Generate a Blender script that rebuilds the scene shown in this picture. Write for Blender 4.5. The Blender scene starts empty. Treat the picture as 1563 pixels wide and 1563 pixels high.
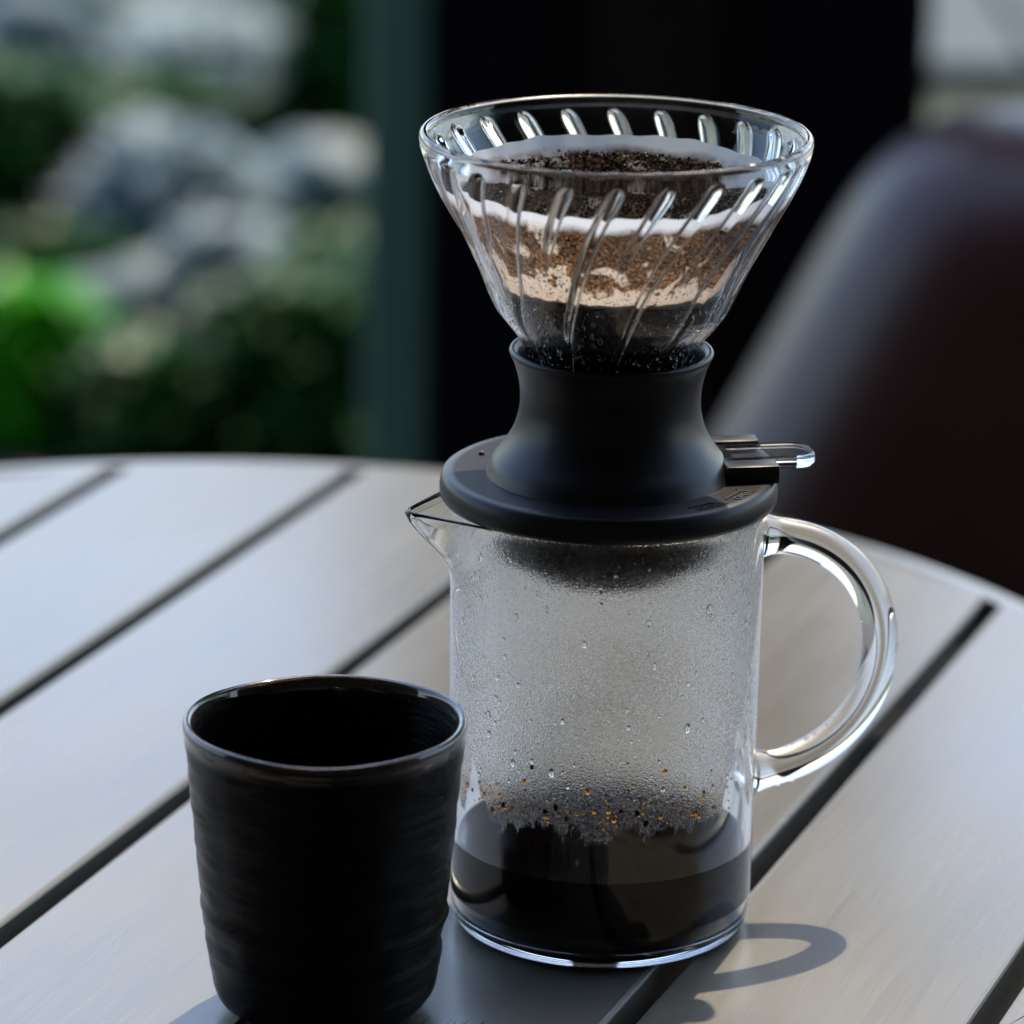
import bpy, bmesh, math, random
from math import radians, sin, cos, pi, sqrt, exp, atan2, tan
from mathutils import Vector, Matrix, noise

random.seed(7)
scene = bpy.context.scene
COL = scene.collection

# ------------------------------------------------------------------ camera
F_PX, PITCH, ROLL = 6550.0, radians(16.9), radians(0.9)
cam_d = bpy.data.cameras.new("camera")
cam = bpy.data.objects.new("camera", cam_d)
COL.objects.link(cam)
fwd = Vector((0, cos(PITCH), -sin(PITCH)))
up0 = Vector((0, sin(PITCH), cos(PITCH)))
r0 = Vector((1, 0, 0))
right = r0 * cos(ROLL) + up0 * sin(ROLL)
up = up0 * cos(ROLL) - r0 * sin(ROLL)
CAM = Vector((-0.02845, -1.21848, 0.4987))
m = Matrix((right, up, -fwd)).transposed().to_4x4()
m.translation = CAM
cam.matrix_world = m
cam_d.sensor_width = 36.0
cam_d.lens = F_PX / 1563.0 * 36.0
cam_d.clip_start = 0.05
cam_d.clip_end = 500.0
cam_d.dof.use_dof = True
cam_d.dof.focus_distance = 1.252
cam_d.dof.aperture_fstop = 7.4
cam_d.dof.aperture_blades = 9
scene.camera = cam

# ------------------------------------------------------------------ world, sun, exposure
SUN = Vector((0.20, 0.556, 1.0)).normalized()
w = bpy.data.worlds.new("World")
scene.world = w
w.use_nodes = True
wn = w.node_tree
bg = wn.nodes["Background"]
sky = wn.nodes.new("ShaderNodeTexSky")
sky.sky_type = 'NISHITA'
sky.sun_disc = False
sky.sun_elevation = math.asin(SUN.z)
sky.sun_rotation = atan2(SUN.x, SUN.y)
sky.dust_density = 1.0
sky.ozone_density = 1.0
wn.links.new(sky.outputs[0], bg.inputs[0])
bg.inputs[1].default_value = 0.15
sun_d = bpy.data.lights.new("sun", 'SUN')
sun_d.energy = 2.2
sun_d.angle = radians(0.6)
sun_d.color = (1.0, 0.84, 0.64)
sun_d.cycles.is_caustics_light = True
sun = bpy.data.objects.new("sun", sun_d)
sun.rotation_euler = SUN.to_track_quat('Z', 'Y').to_euler()
COL.objects.link(sun)
vs = scene.view_settings
vs.view_transform = 'Standard'
vs.look = 'None'
vs.gamma = 1.0
vs.exposure = 1.32
scene.cycles.use_denoising = True
scene.cycles.max_bounces = 16
scene.cycles.transmission_bounces = 14
scene.cycles.transparent_max_bounces = 8
scene.cycles.glossy_bounces = 6
scene.cycles.diffuse_bounces = 4
scene.cycles.sample_clamp_indirect = 6.0
scene.cycles.caustics_refractive = True
scene.cycles.caustics_reflective = True
scene.cycles.blur_glossy = 0.3

# ------------------------------------------------------------------ node helpers
def mat(name):
    m = bpy.data.materials.new(name)
    m.use_nodes = True
    nt = m.node_tree
    return m, nt, nt.nodes["Principled BSDF"]

def N(nt, t, **kw):
    n = nt.nodes.new(t)
    for k, v in kw.items():
        setattr(n, k, v)
    return n

def coords(nt, scale=(1, 1, 1), rot=(0, 0, 0)):
    tc = N(nt, "ShaderNodeTexCoord")
    mp = N(nt, "ShaderNodeMapping")
    mp.inputs["Scale"].default_value = scale
    mp.inputs["Rotation"].default_value = rot
    nt.links.new(tc.outputs["Object"], mp.inputs["Vector"])
    return mp.outputs[0]

def noise_tex(nt, vec, scale, detail=4, rough=0.6, dist=0.0):
    n = N(nt, "ShaderNodeTexNoise")
    n.inputs["Scale"].default_value = scale
    n.inputs["Detail"].default_value = detail
    n.inputs["Roughness"].default_value = rough
    n.inputs["Distortion"].default_value = dist
    nt.links.new(vec, n.inputs["Vector"])
    return n.outputs["Fac"]

def voro(nt, vec, scale, feature='F1', out="Distance"):
    n = N(nt, "ShaderNodeTexVoronoi", feature=feature)
    n.inputs["Scale"].default_value = scale
    nt.links.new(vec, n.inputs["Vector"])
    return n.outputs[out]

def ramp(nt, fac, stops, interp='LINEAR'):
    r = N(nt, "ShaderNodeValToRGB")
    r.color_ramp.interpolation = interp
    els = r.color_ramp.elements
    while len(els) > 1:
        els.remove(els[-1])
    els[0].position = stops[0][0]
    els[0].color = stops[0][1] if len(stops[0][1]) == 4 else (*stops[0][1], 1)
    for p, c in stops[1:]:
        e = els.new(p)
        e.color = c if len(c) == 4 else (*c, 1)
    nt.links.new(fac, r.inputs[0])
    return r.outputs[0]

def g(v):
    return (v, v, v, 1)

def math_(nt, op, a, b=None, c=None, clamp=False):
    n = N(nt, "ShaderNodeMath", operation=op, use_clamp=clamp)
    for i, x in enumerate((a, b, c)):
        if x is None:
            continue
        if isinstance(x, (int, float)):
            n.inputs[i].default_value = x
        else:
            nt.links.new(x, n.inputs[i])
    return n.outputs[0]

def mrange(nt, v, a, b, c=0.0, d=1.0, smooth=False):
    n = N(nt, "ShaderNodeMapRange")
    if smooth:
        n.interpolation_type = 'SMOOTHSTEP'
    nt.links.new(v, n.inputs[0])
    for i, x in enumerate((a, b, c, d)):
        n.inputs[i + 1].default_value = x
    return n.outputs[0]

def mixc(nt, fac, a, b):
    n = N(nt, "ShaderNodeMix", data_type='RGBA')
    for sock, x in ((n.inputs[0], fac), (n.inputs[6], a), (n.inputs[7], b)):
        if isinstance(x, (int, float)):
            sock.default_value = x
        elif isinstance(x, tuple):
            sock.default_value = x if len(x) == 4 else (*x, 1)
        else:
            nt.links.new(x, sock)
    return n.outputs[2]

def bump(nt, bsdf, h, strength, dist, prev=None):
    b = N(nt, "ShaderNodeBump")
    b.inputs["Strength"].default_value = strength
    b.inputs["Distance"].default_value = dist
    nt.links.new(h, b.inputs["Height"])
    if prev is not None:
        nt.links.new(prev, b.inputs["Normal"])
    if bsdf is not None:
        nt.links.new(b.outputs[0], bsdf.inputs["Normal"])
    return b.outputs[0]

# ------------------------------------------------------------------ mesh helpers
def tag(o, label=None, cat=None, group=None, kind=None):
    if label: o["label"] = label
    if cat: o["category"] = cat
    if group: o["group"] = group
    if kind: o["kind"] = kind
    return o

def thing(name, label, cat, loc=(0, 0, 0), rz=0.0, group=None):
    o = bpy.data.objects.new(name, None)
    o.empty_display_size = 0.02
    COL.objects.link(o)
    o.location = loc
    o.rotation_euler = (0, 0, rz)
    return tag(o, label, cat, group)

def mesh_obj(name, verts, faces, material, parent=None, smooth=True, fix=True, mats=None, fmat=None):
    me = bpy.data.meshes.new(name)
    me.from_pydata(verts, [], faces)
    for mm in (mats or [material]):
        me.materials.append(mm)
    if fmat:
        me.polygons.foreach_set("material_index", fmat)
    if fix:
        bm = bmesh.new()
        bm.from_mesh(me)
        bmesh.ops.recalc_face_normals(bm, faces=bm.faces)
        bm.to_mesh(me)
        bm.free()
    me.polygons.foreach_set("use_smooth", [smooth] * len(me.polygons))
    me.update()
    o = bpy.data.objects.new(name, me)
    COL.objects.link(o)
    o.parent = parent
    return o

def bm_obj(name, bm, material, parent=None, smooth=True, auto=None):
    me = bpy.data.meshes.new(name)
    bmesh.ops.recalc_face_normals(bm, faces=bm.faces)
    bm.to_mesh(me)
    bm.free()
    me.materials.append(material)
    me.polygons.foreach_set("use_smooth", [smooth] * len(me.polygons))
    if auto is not None:
        me.set_sharp_from_angle(angle=radians(auto))
    o = bpy.data.objects.new(name, me)
    COL.objects.link(o)
    o.parent = parent
    return o

def smooth_profile(pts, sub=6):
    """Catmull-Rom through the (r, z) points; a point given twice stays a corner."""
    out = []
    segs = []
    cur = [pts[0]]
    for p in pts[1:]:
        if p == cur[-1]:
            segs.append(cur)
            cur = [p]
        else:
            cur.append(p)
    segs.append(cur)
    for s in segs:
        n = len(s)
        if n < 3:
            for p in s:
                if not out or out[-1] != p:
                    out.append(p)
            continue
        for i in range(n - 1):
            p0 = s[max(i - 1, 0)]; p1 = s[i]; p2 = s[i + 1]; p3 = s[min(i + 2, n - 1)]
            for k in range(sub):
                t = k / sub
                q = []
                for a in range(2):
                    q.append(0.5 * ((2 * p1[a]) + (-p0[a] + p2[a]) * t + (2 * p0[a] - 5 * p1[a] + 4 * p2[a] - p3[a]) * t * t + (-p0[a] + 3 * p1[a] - 3 * p2[a] + p3[a]) * t ** 3))
                q = tuple(q)
                if not out or (abs(out[-1][0] - q[0]) + abs(out[-1][1] - q[1])) > 1e-7:
                    out.append(q)
        out.append(s[-1])
    return out

def lathe(prof, seg=128, fn=None, closed=False):
    """verts, faces of a revolved (r, z) profile. r<=1e-6 collapses to a pole. fn(r, th, z, i) -> (r, th, z)"""
    verts, rings = [], []
    for i, (r, z) in enumerate(prof):
        if r <= 1e-6:
            rings.append([len(verts)] * seg)
            verts.append((0, 0, z))
        else:
            ring = []
            for k in range(seg):
                th = 2 * pi * k / seg
                rr, tt, zz = (r, th, z) if fn is None else fn(r, th, z, i)
                ring.append(len(verts))
                verts.append((rr * cos(tt), rr * sin(tt), zz))
            rings.append(ring)
    faces, rowof = [], []
    n = len(rings)
    for i in range(n if closed else n - 1):
        a, b = rings[i], rings[(i + 1) % n]
        for k in range(seg):
            k2 = (k + 1) % seg
            f = [a[k], a[k2], b[k2], b[k]]
            f2 = []
            for v in f:
                if v not in f2:
                    f2.append(v)
            if len(f2) >= 3:
                faces.append(f2)
                rowof.append(i)
    return verts, faces, rowof

def add_box(bm, c, s, rz=0.0, bev=0.0, segs=2):
    r = bmesh.ops.create_cube(bm, size=1.0)
    vs_ = r["verts"]
    bmesh.ops.scale(bm, vec=s, verts=vs_)
    if bev > 0:
        es = list({e for v in vs_ for e in v.link_edges})
        rb = bmesh.ops.bevel(bm, geom=es, offset=bev, segments=segs, affect='EDGES', profile=0.5)
        vs_ = list({v for v in vs_ if v.is_valid} | {v for v in rb["verts"] if v.is_valid})
    bmesh.ops.rotate(bm, cent=(0, 0, 0), matrix=Matrix.Rotation(rz, 3, 'Z'), verts=vs_)
    bmesh.ops.translate(bm, vec=c, verts=vs_)
    return vs_

def tube(path, radii, seg=32, caps=True):
    """Tube along 3-D points with one radius each."""
    verts, faces = [], []
    n = len(path)
    prev = None
    for i, p in enumerate(path):
        p = Vector(p)
        t = (Vector(path[min(i + 1, n - 1)]) - Vector(path[max(i - 1, 0)])).normalized()
        if prev is None:
            a = t.orthogonal().normalized()
        else:
            a = (prev - t * prev.dot(t)).normalized()
        prev = a
        b = t.cross(a)
        for k in range(seg):
            th = 2 * pi * k / seg
            verts.append(tuple(p + (a * cos(th) + b * sin(th)) * radii[i]))
    for i in range(n - 1):
        for k in range(seg):
            k2 = (k + 1) % seg
            faces.append([i * seg + k, i * seg + k2, (i + 1) * seg + k2, (i + 1) * seg + k])
    if caps:
        faces.append(list(range(seg))[::-1])
        faces.append([(n - 1) * seg + k for k in range(seg)])
    return verts, faces

def sstep(a, b, x):
    t = min(1, max(0, (x - a) / (b - a)))
    return t * t * (3 - 2 * t)

ICO = None
def ico(sub=1):
    bm = bmesh.new()
    bmesh.ops.create_icosphere(bm, subdivisions=sub, radius=1.0)
    v = [tuple(x.co) for x in bm.verts]
    f = [[y.index for y in x.verts] for x in bm.faces]
    bm.free()
    return v, f
ICO1, ICO2 = ico(1), ico(2)

# px -> world helper (photo pixels, 1563 wide), used only to choose where things stand
def at(x, y, z=0.0):
    d = (right * (x - 781.5) - up * (y - 781.5) + fwd * F_PX).normalized()
    t = (z - CAM.z) / d.z
    return CAM + d * t

# ------------------------------------------------------------------ materials
def clear_glass(name, rough=0.0, ior=1.5, tint=(1, 1, 1, 1)):
    mm, nt, b = mat(name)
    b.inputs["Base Color"].default_value = tint
    b.inputs["Roughness"].default_value = rough
    b.inputs["IOR"].default_value = ior
    b.inputs["Transmission Weight"].default_value = 1.0
    return mm

M_GLASS = clear_glass("clear_glass", 0.0, 1.48, (0.985, 0.995, 0.992, 1))
M_JUG = clear_glass("jug_glass", 0.0, 1.47, (0.985, 0.995, 0.992, 1))
M_JUG.node_tree.nodes["Principled BSDF"].inputs["Specular IOR Level"].default_value = 0.22
M_WATER = clear_glass("water_drop", 0.0, 1.33)
M_CLEARPLASTIC = clear_glass("clear_plastic", 0.07, 1.49, (0.96, 0.98, 1, 1))

def fog_glass():
    mm, nt, b = mat("fogged_glass")
    b.inputs["Specular IOR Level"].default_value = 0.35
    b.inputs["Base Color"].default_value = (0.985, 0.99, 0.99, 1)
    b.inputs["IOR"].default_value = 1.48
    b.inputs["Transmission Weight"].default_value = 1.0
    tc = N(nt, "ShaderNodeTexCoord")
    vec = tc.outputs["Object"]
    sep = N(nt, "ShaderNodeSeparateXYZ")
    nt.links.new(vec, sep.inputs[0])
    # angle round the jug, so that clear runs can be placed
    ang = math_(nt, 'ARCTAN2', sep.outputs[1], sep.outputs[0])
    z = sep.outputs[2]
    big = noise_tex(nt, vec, 90, 4, 0.65)
    zz = math_(nt, 'ADD', z, math_(nt, 'MULTIPLY', math_(nt, 'SUBTRACT', big, 0.5), 0.016))
    fine = noise_tex(nt, vec, 520, 4, 0.7)
    mpc = N(nt, "ShaderNodeMapping")
    mpc.inputs["Scale"].default_value = (1, 1, 0.15)
    nt.links.new(vec, mpc.inputs[0])
    colm = noise_tex(nt, mpc.outputs[0], 230, 3, 0.6)
    zz = math_(nt, 'ADD', zz, math_(nt, 'ADD', math_(nt, 'MULTIPLY', math_(nt, 'SUBTRACT', fine, 0.5), 0.005), math_(nt, 'MULTIPLY', math_(nt, 'SUBTRACT', colm, 0.5), 0.014)))
    zz = math_(nt, 'SUBTRACT', zz, mrange(nt, sep.outputs[1], 0.005, 0.030, 0.0, 0.030))
    low = mrange(nt, zz, 0.0425, 0.0452, smooth=True)                 # the mist ends in a ragged line above the coffee
    # a run wiped clear by drops: right-hand front side (angle near -0.5) below z 0.08
    mpz = N(nt, "ShaderNodeMapping")
    mpz.inputs["Scale"].default_value = (1, 1, 0.25)
    nt.links.new(vec, mpz.inputs[0])
    nn = noise_tex(nt, mpz.outputs[0], 70, 3, 0.6)
    a2 = math_(nt, 'ADD', ang, math_(nt, 'MULTIPLY', math_(nt, 'SUBTRACT', nn, 0.5), 0.30))
    da = math_(nt, 'ABSOLUTE', math_(nt, 'ADD', a2, 0.50))
    zw = mrange(nt, z, 0.075, 0.030, -0.04, 0.28)
    run = mrange(nt, math_(nt, 'SUBTRACT', da, zw), -0.01, 0.02, smooth=True)
    da2 = math_(nt, 'ABSOLUTE', math_(nt, 'ADD', a2, 2.62))
    zw2 = mrange(nt, z, 0.072, 0.030, -0.08, 0.17)
    run2 = mrange(nt, math_(nt, 'SUBTRACT', da2, zw2), -0.01, 0.02, smooth=True)
    fog = math_(nt, 'MULTIPLY', math_(nt, 'MULTIPLY', low, run), run2)
    rad_ = math_(nt, 'SQRT', math_(nt, 'ADD', math_(nt, 'MULTIPLY', sep.outputs[0], sep.outputs[0]), math_(nt, 'MULTIPLY', sep.outputs[1], sep.outputs[1])))
    fog = math_(nt, 'MULTIPLY', fog, mrange(nt, rad_, 0.0475, 0.0455, smooth=True))      # the spout stays clear
    # droplet grain
    v1 = voro(nt, vec, 2200)
    v2 = voro(nt, vec, 1300)
    grain = math_(nt, 'ADD', math_(nt, 'MULTIPLY', mrange(nt, v1, 0.0, 0.75, 1, 0), 0.6), mrange(nt, v2, 0.0, 0.5, 1, 0))
    vc = N(nt, "ShaderNodeTexVoronoi"); vc.inputs["Scale"].default_value = 1700
    nt.links.new(vec, vc.inputs["Vector"])
    sepc = N(nt, "ShaderNodeSeparateColor"); nt.links.new(vc.outputs["Color"], sepc.inputs[0])
    h = math_(nt, 'MULTIPLY', math_(nt, 'ADD', grain, math_(nt, 'MULTIPLY', sepc.outputs[1], 0.5)), fog)
    nrm = bump(nt, b, h, 0.5, 0.00012)
    patch = noise_tex(nt, vec, 45, 3, 0.5)
    rr = math_(nt, 'ADD', mrange(nt, patch, 0.35, 0.65, 0.06, 0.15), math_(nt, 'MULTIPLY', sepc.outputs[0], 0.20))
    nt.links.new(math_(nt, 'MULTIPLY', rr, fog), b.inputs["Roughness"])
    zt_ = math_(nt, 'ADD', z, math_(nt, 'MULTIPLY', math_(nt, 'SUBTRACT', noise_tex(nt, vec, 260, 4, 0.7), 0.5), 0.012))
    stain = math_(nt, 'MULTIPLY', mrange(nt, zt_, 0.0590, 0.0480, smooth=True), fog)
    tint = mixc(nt, stain, (0.985, 0.99, 0.99), (0.62, 0.40, 0.25))
    nt.links.new(tint, b.inputs["Base Color"])
    # a little of the light is scattered by the film of mist
    tr = N(nt, "ShaderNodeBsdfTranslucent")
    tr.inputs[0].default_value = (0.85, 0.88, 0.9, 1)
    nt.links.new(nrm, tr.inputs["Normal"])
    mx = N(nt, "ShaderNodeMixShader")
    nt.links.new(math_(nt, 'MULTIPLY', fog, 0.03), mx.inputs[0])
    nt.links.new(b.outputs[0], mx.inputs[1])
    nt.links.new(tr.outputs[0], mx.inputs[2])
    nt.links.new(mx.outputs[0], nt.nodes["Material Output"].inputs[0])
    return mm
M_FOG = fog_glass()

def coffee_mat():
    mm, nt, b = mat("black_coffee")
    b.inputs["Base Color"].default_value = (0.006, 0.0028, 0.0015, 1)
    b.inputs["Roughness"].default_value = 0.015
    b.inputs["IOR"].default_value = 1.34
    v = coords(nt)
    bump(nt, b, noise_tex(nt, v, 60, 2), 0.06, 0.0005)
    return mm
M_COFFEE = coffee_mat()
mm, nt, b = mat("coffee_against_glass")
b.inputs["Base Color"].default_value = (0.010, 0.0035, 0.002, 1)
b.inputs["Roughness"].default_value = 0.3
b.inputs["Specular IOR Level"].default_value = 0.05
M_COFFEE_SIDE = mm

def slurry_mat():
    mm, nt, b = mat("brewing_coffee")
    v = coords(nt)
    n1 = noise_tex(nt, v, 120, 5, 0.7)
    c = ramp(nt, n1, [(0.35, (0.015, 0.012, 0.010)), (0.7, (0.055, 0.047, 0.040))])
    nt.links.new(c, b.inputs["Base Color"])
    b.inputs["Roughness"].default_value = 0.2
    bump(nt, b, voro(nt, v, 900), 0.5, 0.0004)
    return mm
M_SLURRY = slurry_mat()

def silicone():
    mm, nt, b = mat("black_silicone")
    v = coords(nt)
    n1 = noise_tex(nt, v, 25, 4)
    dust = mrange(nt, noise_tex(nt, v, 2600, 2, 0.5), 0.74, 0.80)
    c = mixc(nt, math_(nt, 'MULTIPLY', dust, 0.5), (0.006, 0.0065, 0.008), (0.12, 0.12, 0.12))
    nt.links.new(c, b.inputs["Base Color"])
    nt.links.new(mrange(nt, n1, 0.3, 0.7, 0.34, 0.42), b.inputs["Roughness"])
    b.inputs["Specular IOR Level"].default_value = 0.45
    bump(nt, b, noise_tex(nt, v, 1800, 2), 0.08, 0.0002)
    return mm
M_SILI = silicone()
mm, nt, b = mat("ink_black"); b.inputs["Base Color"].default_value = (0.003, 0.003, 0.005, 1); b.inputs["Roughness"].default_value = 0.7
M_INK = mm

def cup_mat():
    mm, nt, b = mat("black_glaze")
    tc = N(nt, "ShaderNodeTexCoord")
    sep = N(nt, "ShaderNodeSeparateXYZ")
    nt.links.new(tc.outputs["Object"], sep.inputs[0])
    z = sep.outputs[2]
    mp = N(nt, "ShaderNodeMapping")
    mp.inputs["Scale"].default_value = (1, 1, 9)
    nt.links.new(tc.outputs["Object"], mp.inputs[0])
    streak = noise_tex(nt, mp.outputs[0], 42, 6, 0.7)
    blot = noise_tex(nt, tc.outputs["Object"], 45, 4, 0.6)
    c = ramp(nt, blot, [(0.3, (0.0012, 0.001, 0.0008)), (0.7, (0.005, 0.0042, 0.003))])
    lip = mrange(nt, z, 0.0855, 0.0872)
    c2 = mixc(nt, math_(nt, 'MULTIPLY', lip, mrange(nt, blot, 0.45, 0.65)), c, (0.05, 0.025, 0.012))
    nt.links.new(c2, b.inputs["Base Color"])
    rb = mrange(nt, streak, 0.3, 0.7, 0.13, 0.27)
    up_ = mrange(nt, z, 0.082, 0.085)
    nt.links.new(math_(nt, 'SUBTRACT', rb, math_(nt, 'MULTIPLY', up_, 0.05)), b.inputs["Roughness"])
    b.inputs["Specular IOR Level"].default_value = 0.16
    b.inputs["IOR"].default_value = 1.36
    nt.links.new(math_(nt, 'MULTIPLY', up_, 0.9), b.inputs["Coat Weight"])
    b.inputs["Coat Roughness"].default_value = 0.06
    b.inputs["Coat IOR"].default_value = 1.75
    n1 = bump(nt, None, streak, 1.0, 0.0011)
    mp2 = N(nt, "ShaderNodeMapping")
    mp2.inputs["Scale"].default_value = (1, 1, 3)
    nt.links.new(tc.outputs["Object"], mp2.inputs[0])
    bump(nt, b, noise_tex(nt, mp2.outputs[0], 260, 4, 0.6), 0.35, 0.0004, n1)
    return mm
M_CUP = cup_mat()

def wood_mat():
    """Pale brushed slat: object Y runs along the slat."""
    mm, nt, b = mat("pale_slat")
    v = coords(nt, (1, 0.018, 1))
    fine = noise_tex(nt, v, 900, 3, 0.7)
    mid = noise_tex(nt, coords(nt, (1, 0.05, 1)), 160, 5, 0.7)
    broad = noise_tex(nt, coords(nt, (1, 0.35, 1)), 9, 4, 0.6)
    c = ramp(nt, broad, [(0.25, (0.120, 0.116, 0.096)), (0.75, (0.165, 0.158, 0.132))])
    dark = mrange(nt, mid, 0.30, 0.52, 0.93, 1.0)
    line = mrange(nt, fine, 0.30, 0.50, 0.88, 1.0)
    light = mrange(nt, fine, 0.60, 0.78, 0.0, 0.45)
    mul = math_(nt, 'MULTIPLY', dark, line)
    vm = N(nt, "ShaderNodeVectorMath", operation='SCALE')
    nt.links.new(c, vm.inputs[0]); nt.links.new(mul, vm.inputs[3])
    c2 = mixc(nt, light, vm.outputs[0], (0.28, 0.27, 0.235))
    nt.links.new(c2, b.inputs["Base Color"])
    smudge = noise_tex(nt, coords(nt, (1, 0.7, 1)), 7, 2, 0.5)
    rr = math_(nt, 'ADD', mrange(nt, mid, 0.3, 0.7, 0.0, 0.05), mrange(nt, smudge, 0.3, 0.7, 0.20, 0.31))
    nt.links.new(rr, b.inputs["Roughness"])
    b.inputs["IOR"].default_value = 2.0
    h = math_(nt, 'ADD', math_(nt, 'MULTIPLY', fine, 0.5), mid)
    bump(nt, b, h, 0.16, 0.0002)
    return mm
M_SLAT = wood_mat()

def paper_mat():
    mm, nt, b = mat("filter_paper")
    tc = N(nt, "ShaderNodeTexCoord")
    vec = tc.outputs["Object"]
    sep = N(nt, "ShaderNodeSeparateXYZ")
    nt.links.new(vec, sep.inputs[0])
    # height measured down from the tilted rim
    z = math_(nt, 'SUBTRACT', sep.outputs[2], math_(nt, 'MULTIPLY', sep.outputs[1], 0.045))
    n1 = noise_tex(nt, vec, 110, 5, 0.7)
    n2 = noise_tex(nt, vec, 1300, 3, 0.7)
    n3 = noise_tex(nt, vec, 60, 3, 0.6, 0.6)
    zz = math_(nt, 'ADD', z, math_(nt, 'MULTIPLY', math_(nt, 'SUBTRACT', n1, 0.5), 0.004))
    wet = mrange(nt, zz, 0.2285, 0.2258)                      # grounds cling below this line
    brown = ramp(nt, n2, [(0.38, (0.016, 0.009, 0.006)), (0.50, (0.10, 0.055, 0.03)), (0.64, (0.34, 0.21, 0.12))])
    pale = ramp(nt, n1, [(0.3, (0.70, 0.58, 0.48)), (0.7, (0.82, 0.74, 0.65))])
    zp = math_(nt, 'ADD', z, math_(nt, 'MULTIPLY', math_(nt, 'SUBTRACT', n3, 0.5), 0.052))
    lowpale = mrange(nt, zp, 0.2085, 0.2070)
    patch = mrange(nt, n3, 0.565, 0.60)
    pp = math_(nt, 'MAXIMUM', lowpale, patch)
    nv = noise_tex(nt, vec, 75, 4, 0.65)
    amber = ramp(nt, n2, [(0.38, (0.06, 0.027, 0.012)), (0.55, (0.30, 0.165, 0.085)), (0.66, (0.52, 0.37, 0.25))])
    brown = mixc(nt, mrange(nt, math_(nt, 'SUBTRACT', nv, mrange(nt, z, 0.205, 0.225, 0.0, 0.16)), 0.47, 0.55), brown, amber)
    speck = mrange(nt, n2, 0.36, 0.44)
    wetc = mixc(nt, math_(nt, 'MULTIPLY', pp, speck), brown, pale)
    c = mixc(nt, wet, (0.80, 0.86, 0.92), wetc)
    nt.links.new(c, b.inputs["Base Color"])
    b.inputs["Roughness"].default_value = 0.75
    bump(nt, b, noise_tex(nt, vec, 900, 3), 0.2, 0.0003)
    tr = N(nt, "ShaderNodeBsdfTranslucent")
    nt.links.new(c, tr.inputs[0])
    mx = N(nt, "ShaderNodeMixShader")
    mx.inputs[0].default_value = 0.45
    nt.links.new(b.outputs[0], mx.inputs[1]); nt.links.new(tr.outputs[0], mx.inputs[2])
    nt.links.new(mx.outputs[0], nt.nodes["Material Output"].inputs[0])
    return mm
M_PAPER = paper_mat()

def grounds_mat():
    mm, nt, b = mat("coffee_grounds")
    v = coords(nt)
    n = noise_tex(nt, v, 700, 4, 0.75)
    c = ramp(nt, n, [(0.40, (0.003, 0.002, 0.0015)), (0.56, (0.010, 0.005, 0.003)), (0.70, (0.09, 0.05, 0.03))])
    nt.links.new(c, b.inputs["Base Color"])
    b.inputs["Roughness"].default_value = 0.65
    b.inputs["Specular IOR Level"].default_value = 0.2
    bump(nt, b, n, 0.8, 0.0008)
    return mm
M_GROUNDS = grounds_mat()
def chip_mat(name, col, rough=0.5):
    mm, nt, b = mat(name)
    b.inputs["Base Color"].default_value = (*col, 1)
    b.inputs["Roughness"].default_value = rough
    b.inputs["Specular IOR Level"].default_value = 0.25
    v = coords(nt)
    c = ramp(nt, noise_tex(nt, v, 1500, 3), [(0.3, tuple(x * 0.6 for x in col)), (0.7, tuple(min(1, x * 1.3) for x in col))])
    nt.links.new(c, b.inputs["Base Color"])
    return mm
M_CHIP_D = chip_mat("dark_chip", (0.006, 0.0035, 0.0025), 0.4)
M_CHIP_L = chip_mat("tan_chip", (0.48, 0.36, 0.26), 0.6)

def leaf_mat(name, a, b_):
    mm, nt, b = mat(name)
    v = coords(nt)
    c = ramp(nt, noise_tex(nt, v, 14, 3), [(0.3, a), (0.7, b_)])
    nt.links.new(c, b.inputs["Base Color"])
    b.inputs["Roughness"].default_value = 0.45
    tr = N(nt, "ShaderNodeBsdfTranslucent")
    nt.links.new(c, tr.inputs[0])
    mx = N(nt, "ShaderNodeMixShader"); mx.inputs[0].default_value = 0.35
    nt.links.new(b.outputs[0], mx.inputs[1]); nt.links.new(tr.outputs[0], mx.inputs[2])
    nt.links.new(mx.outputs[0], nt.nodes["Material Output"].inputs[0])
    return mm
M_LEAF = leaf_mat("dark_leaf", (0.012, 0.065, 0.010), (0.030, 0.13, 0.020))
M_LEAF2 = leaf_mat("bright_leaf", (0.04, 0.30, 0.006), (0.08, 0.45, 0.012))

def stone_mat():
    mm, nt, b = mat("grey_stone")
    v = coords(nt)
    c = ramp(nt, noise_tex(nt, v, 18, 6, 0.7), [(0.3, (0.11, 0.16, 0.16)), (0.7, (0.25, 0.32, 0.33))])
    moss = mrange(nt, noise_tex(nt, v, 6, 4, 0.6), 0.42, 0.62)
    c = mixc(nt, moss, c, (0.02, 0.05, 0.015))
    nt.links.new(c, b.inputs["Base Color"])
    b.inputs["Roughness"].default_value = 0.5
    bump(nt, b, noise_tex(nt, v, 60, 5), 0.5, 0.01)
    return mm
M_STONE = stone_mat()

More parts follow.
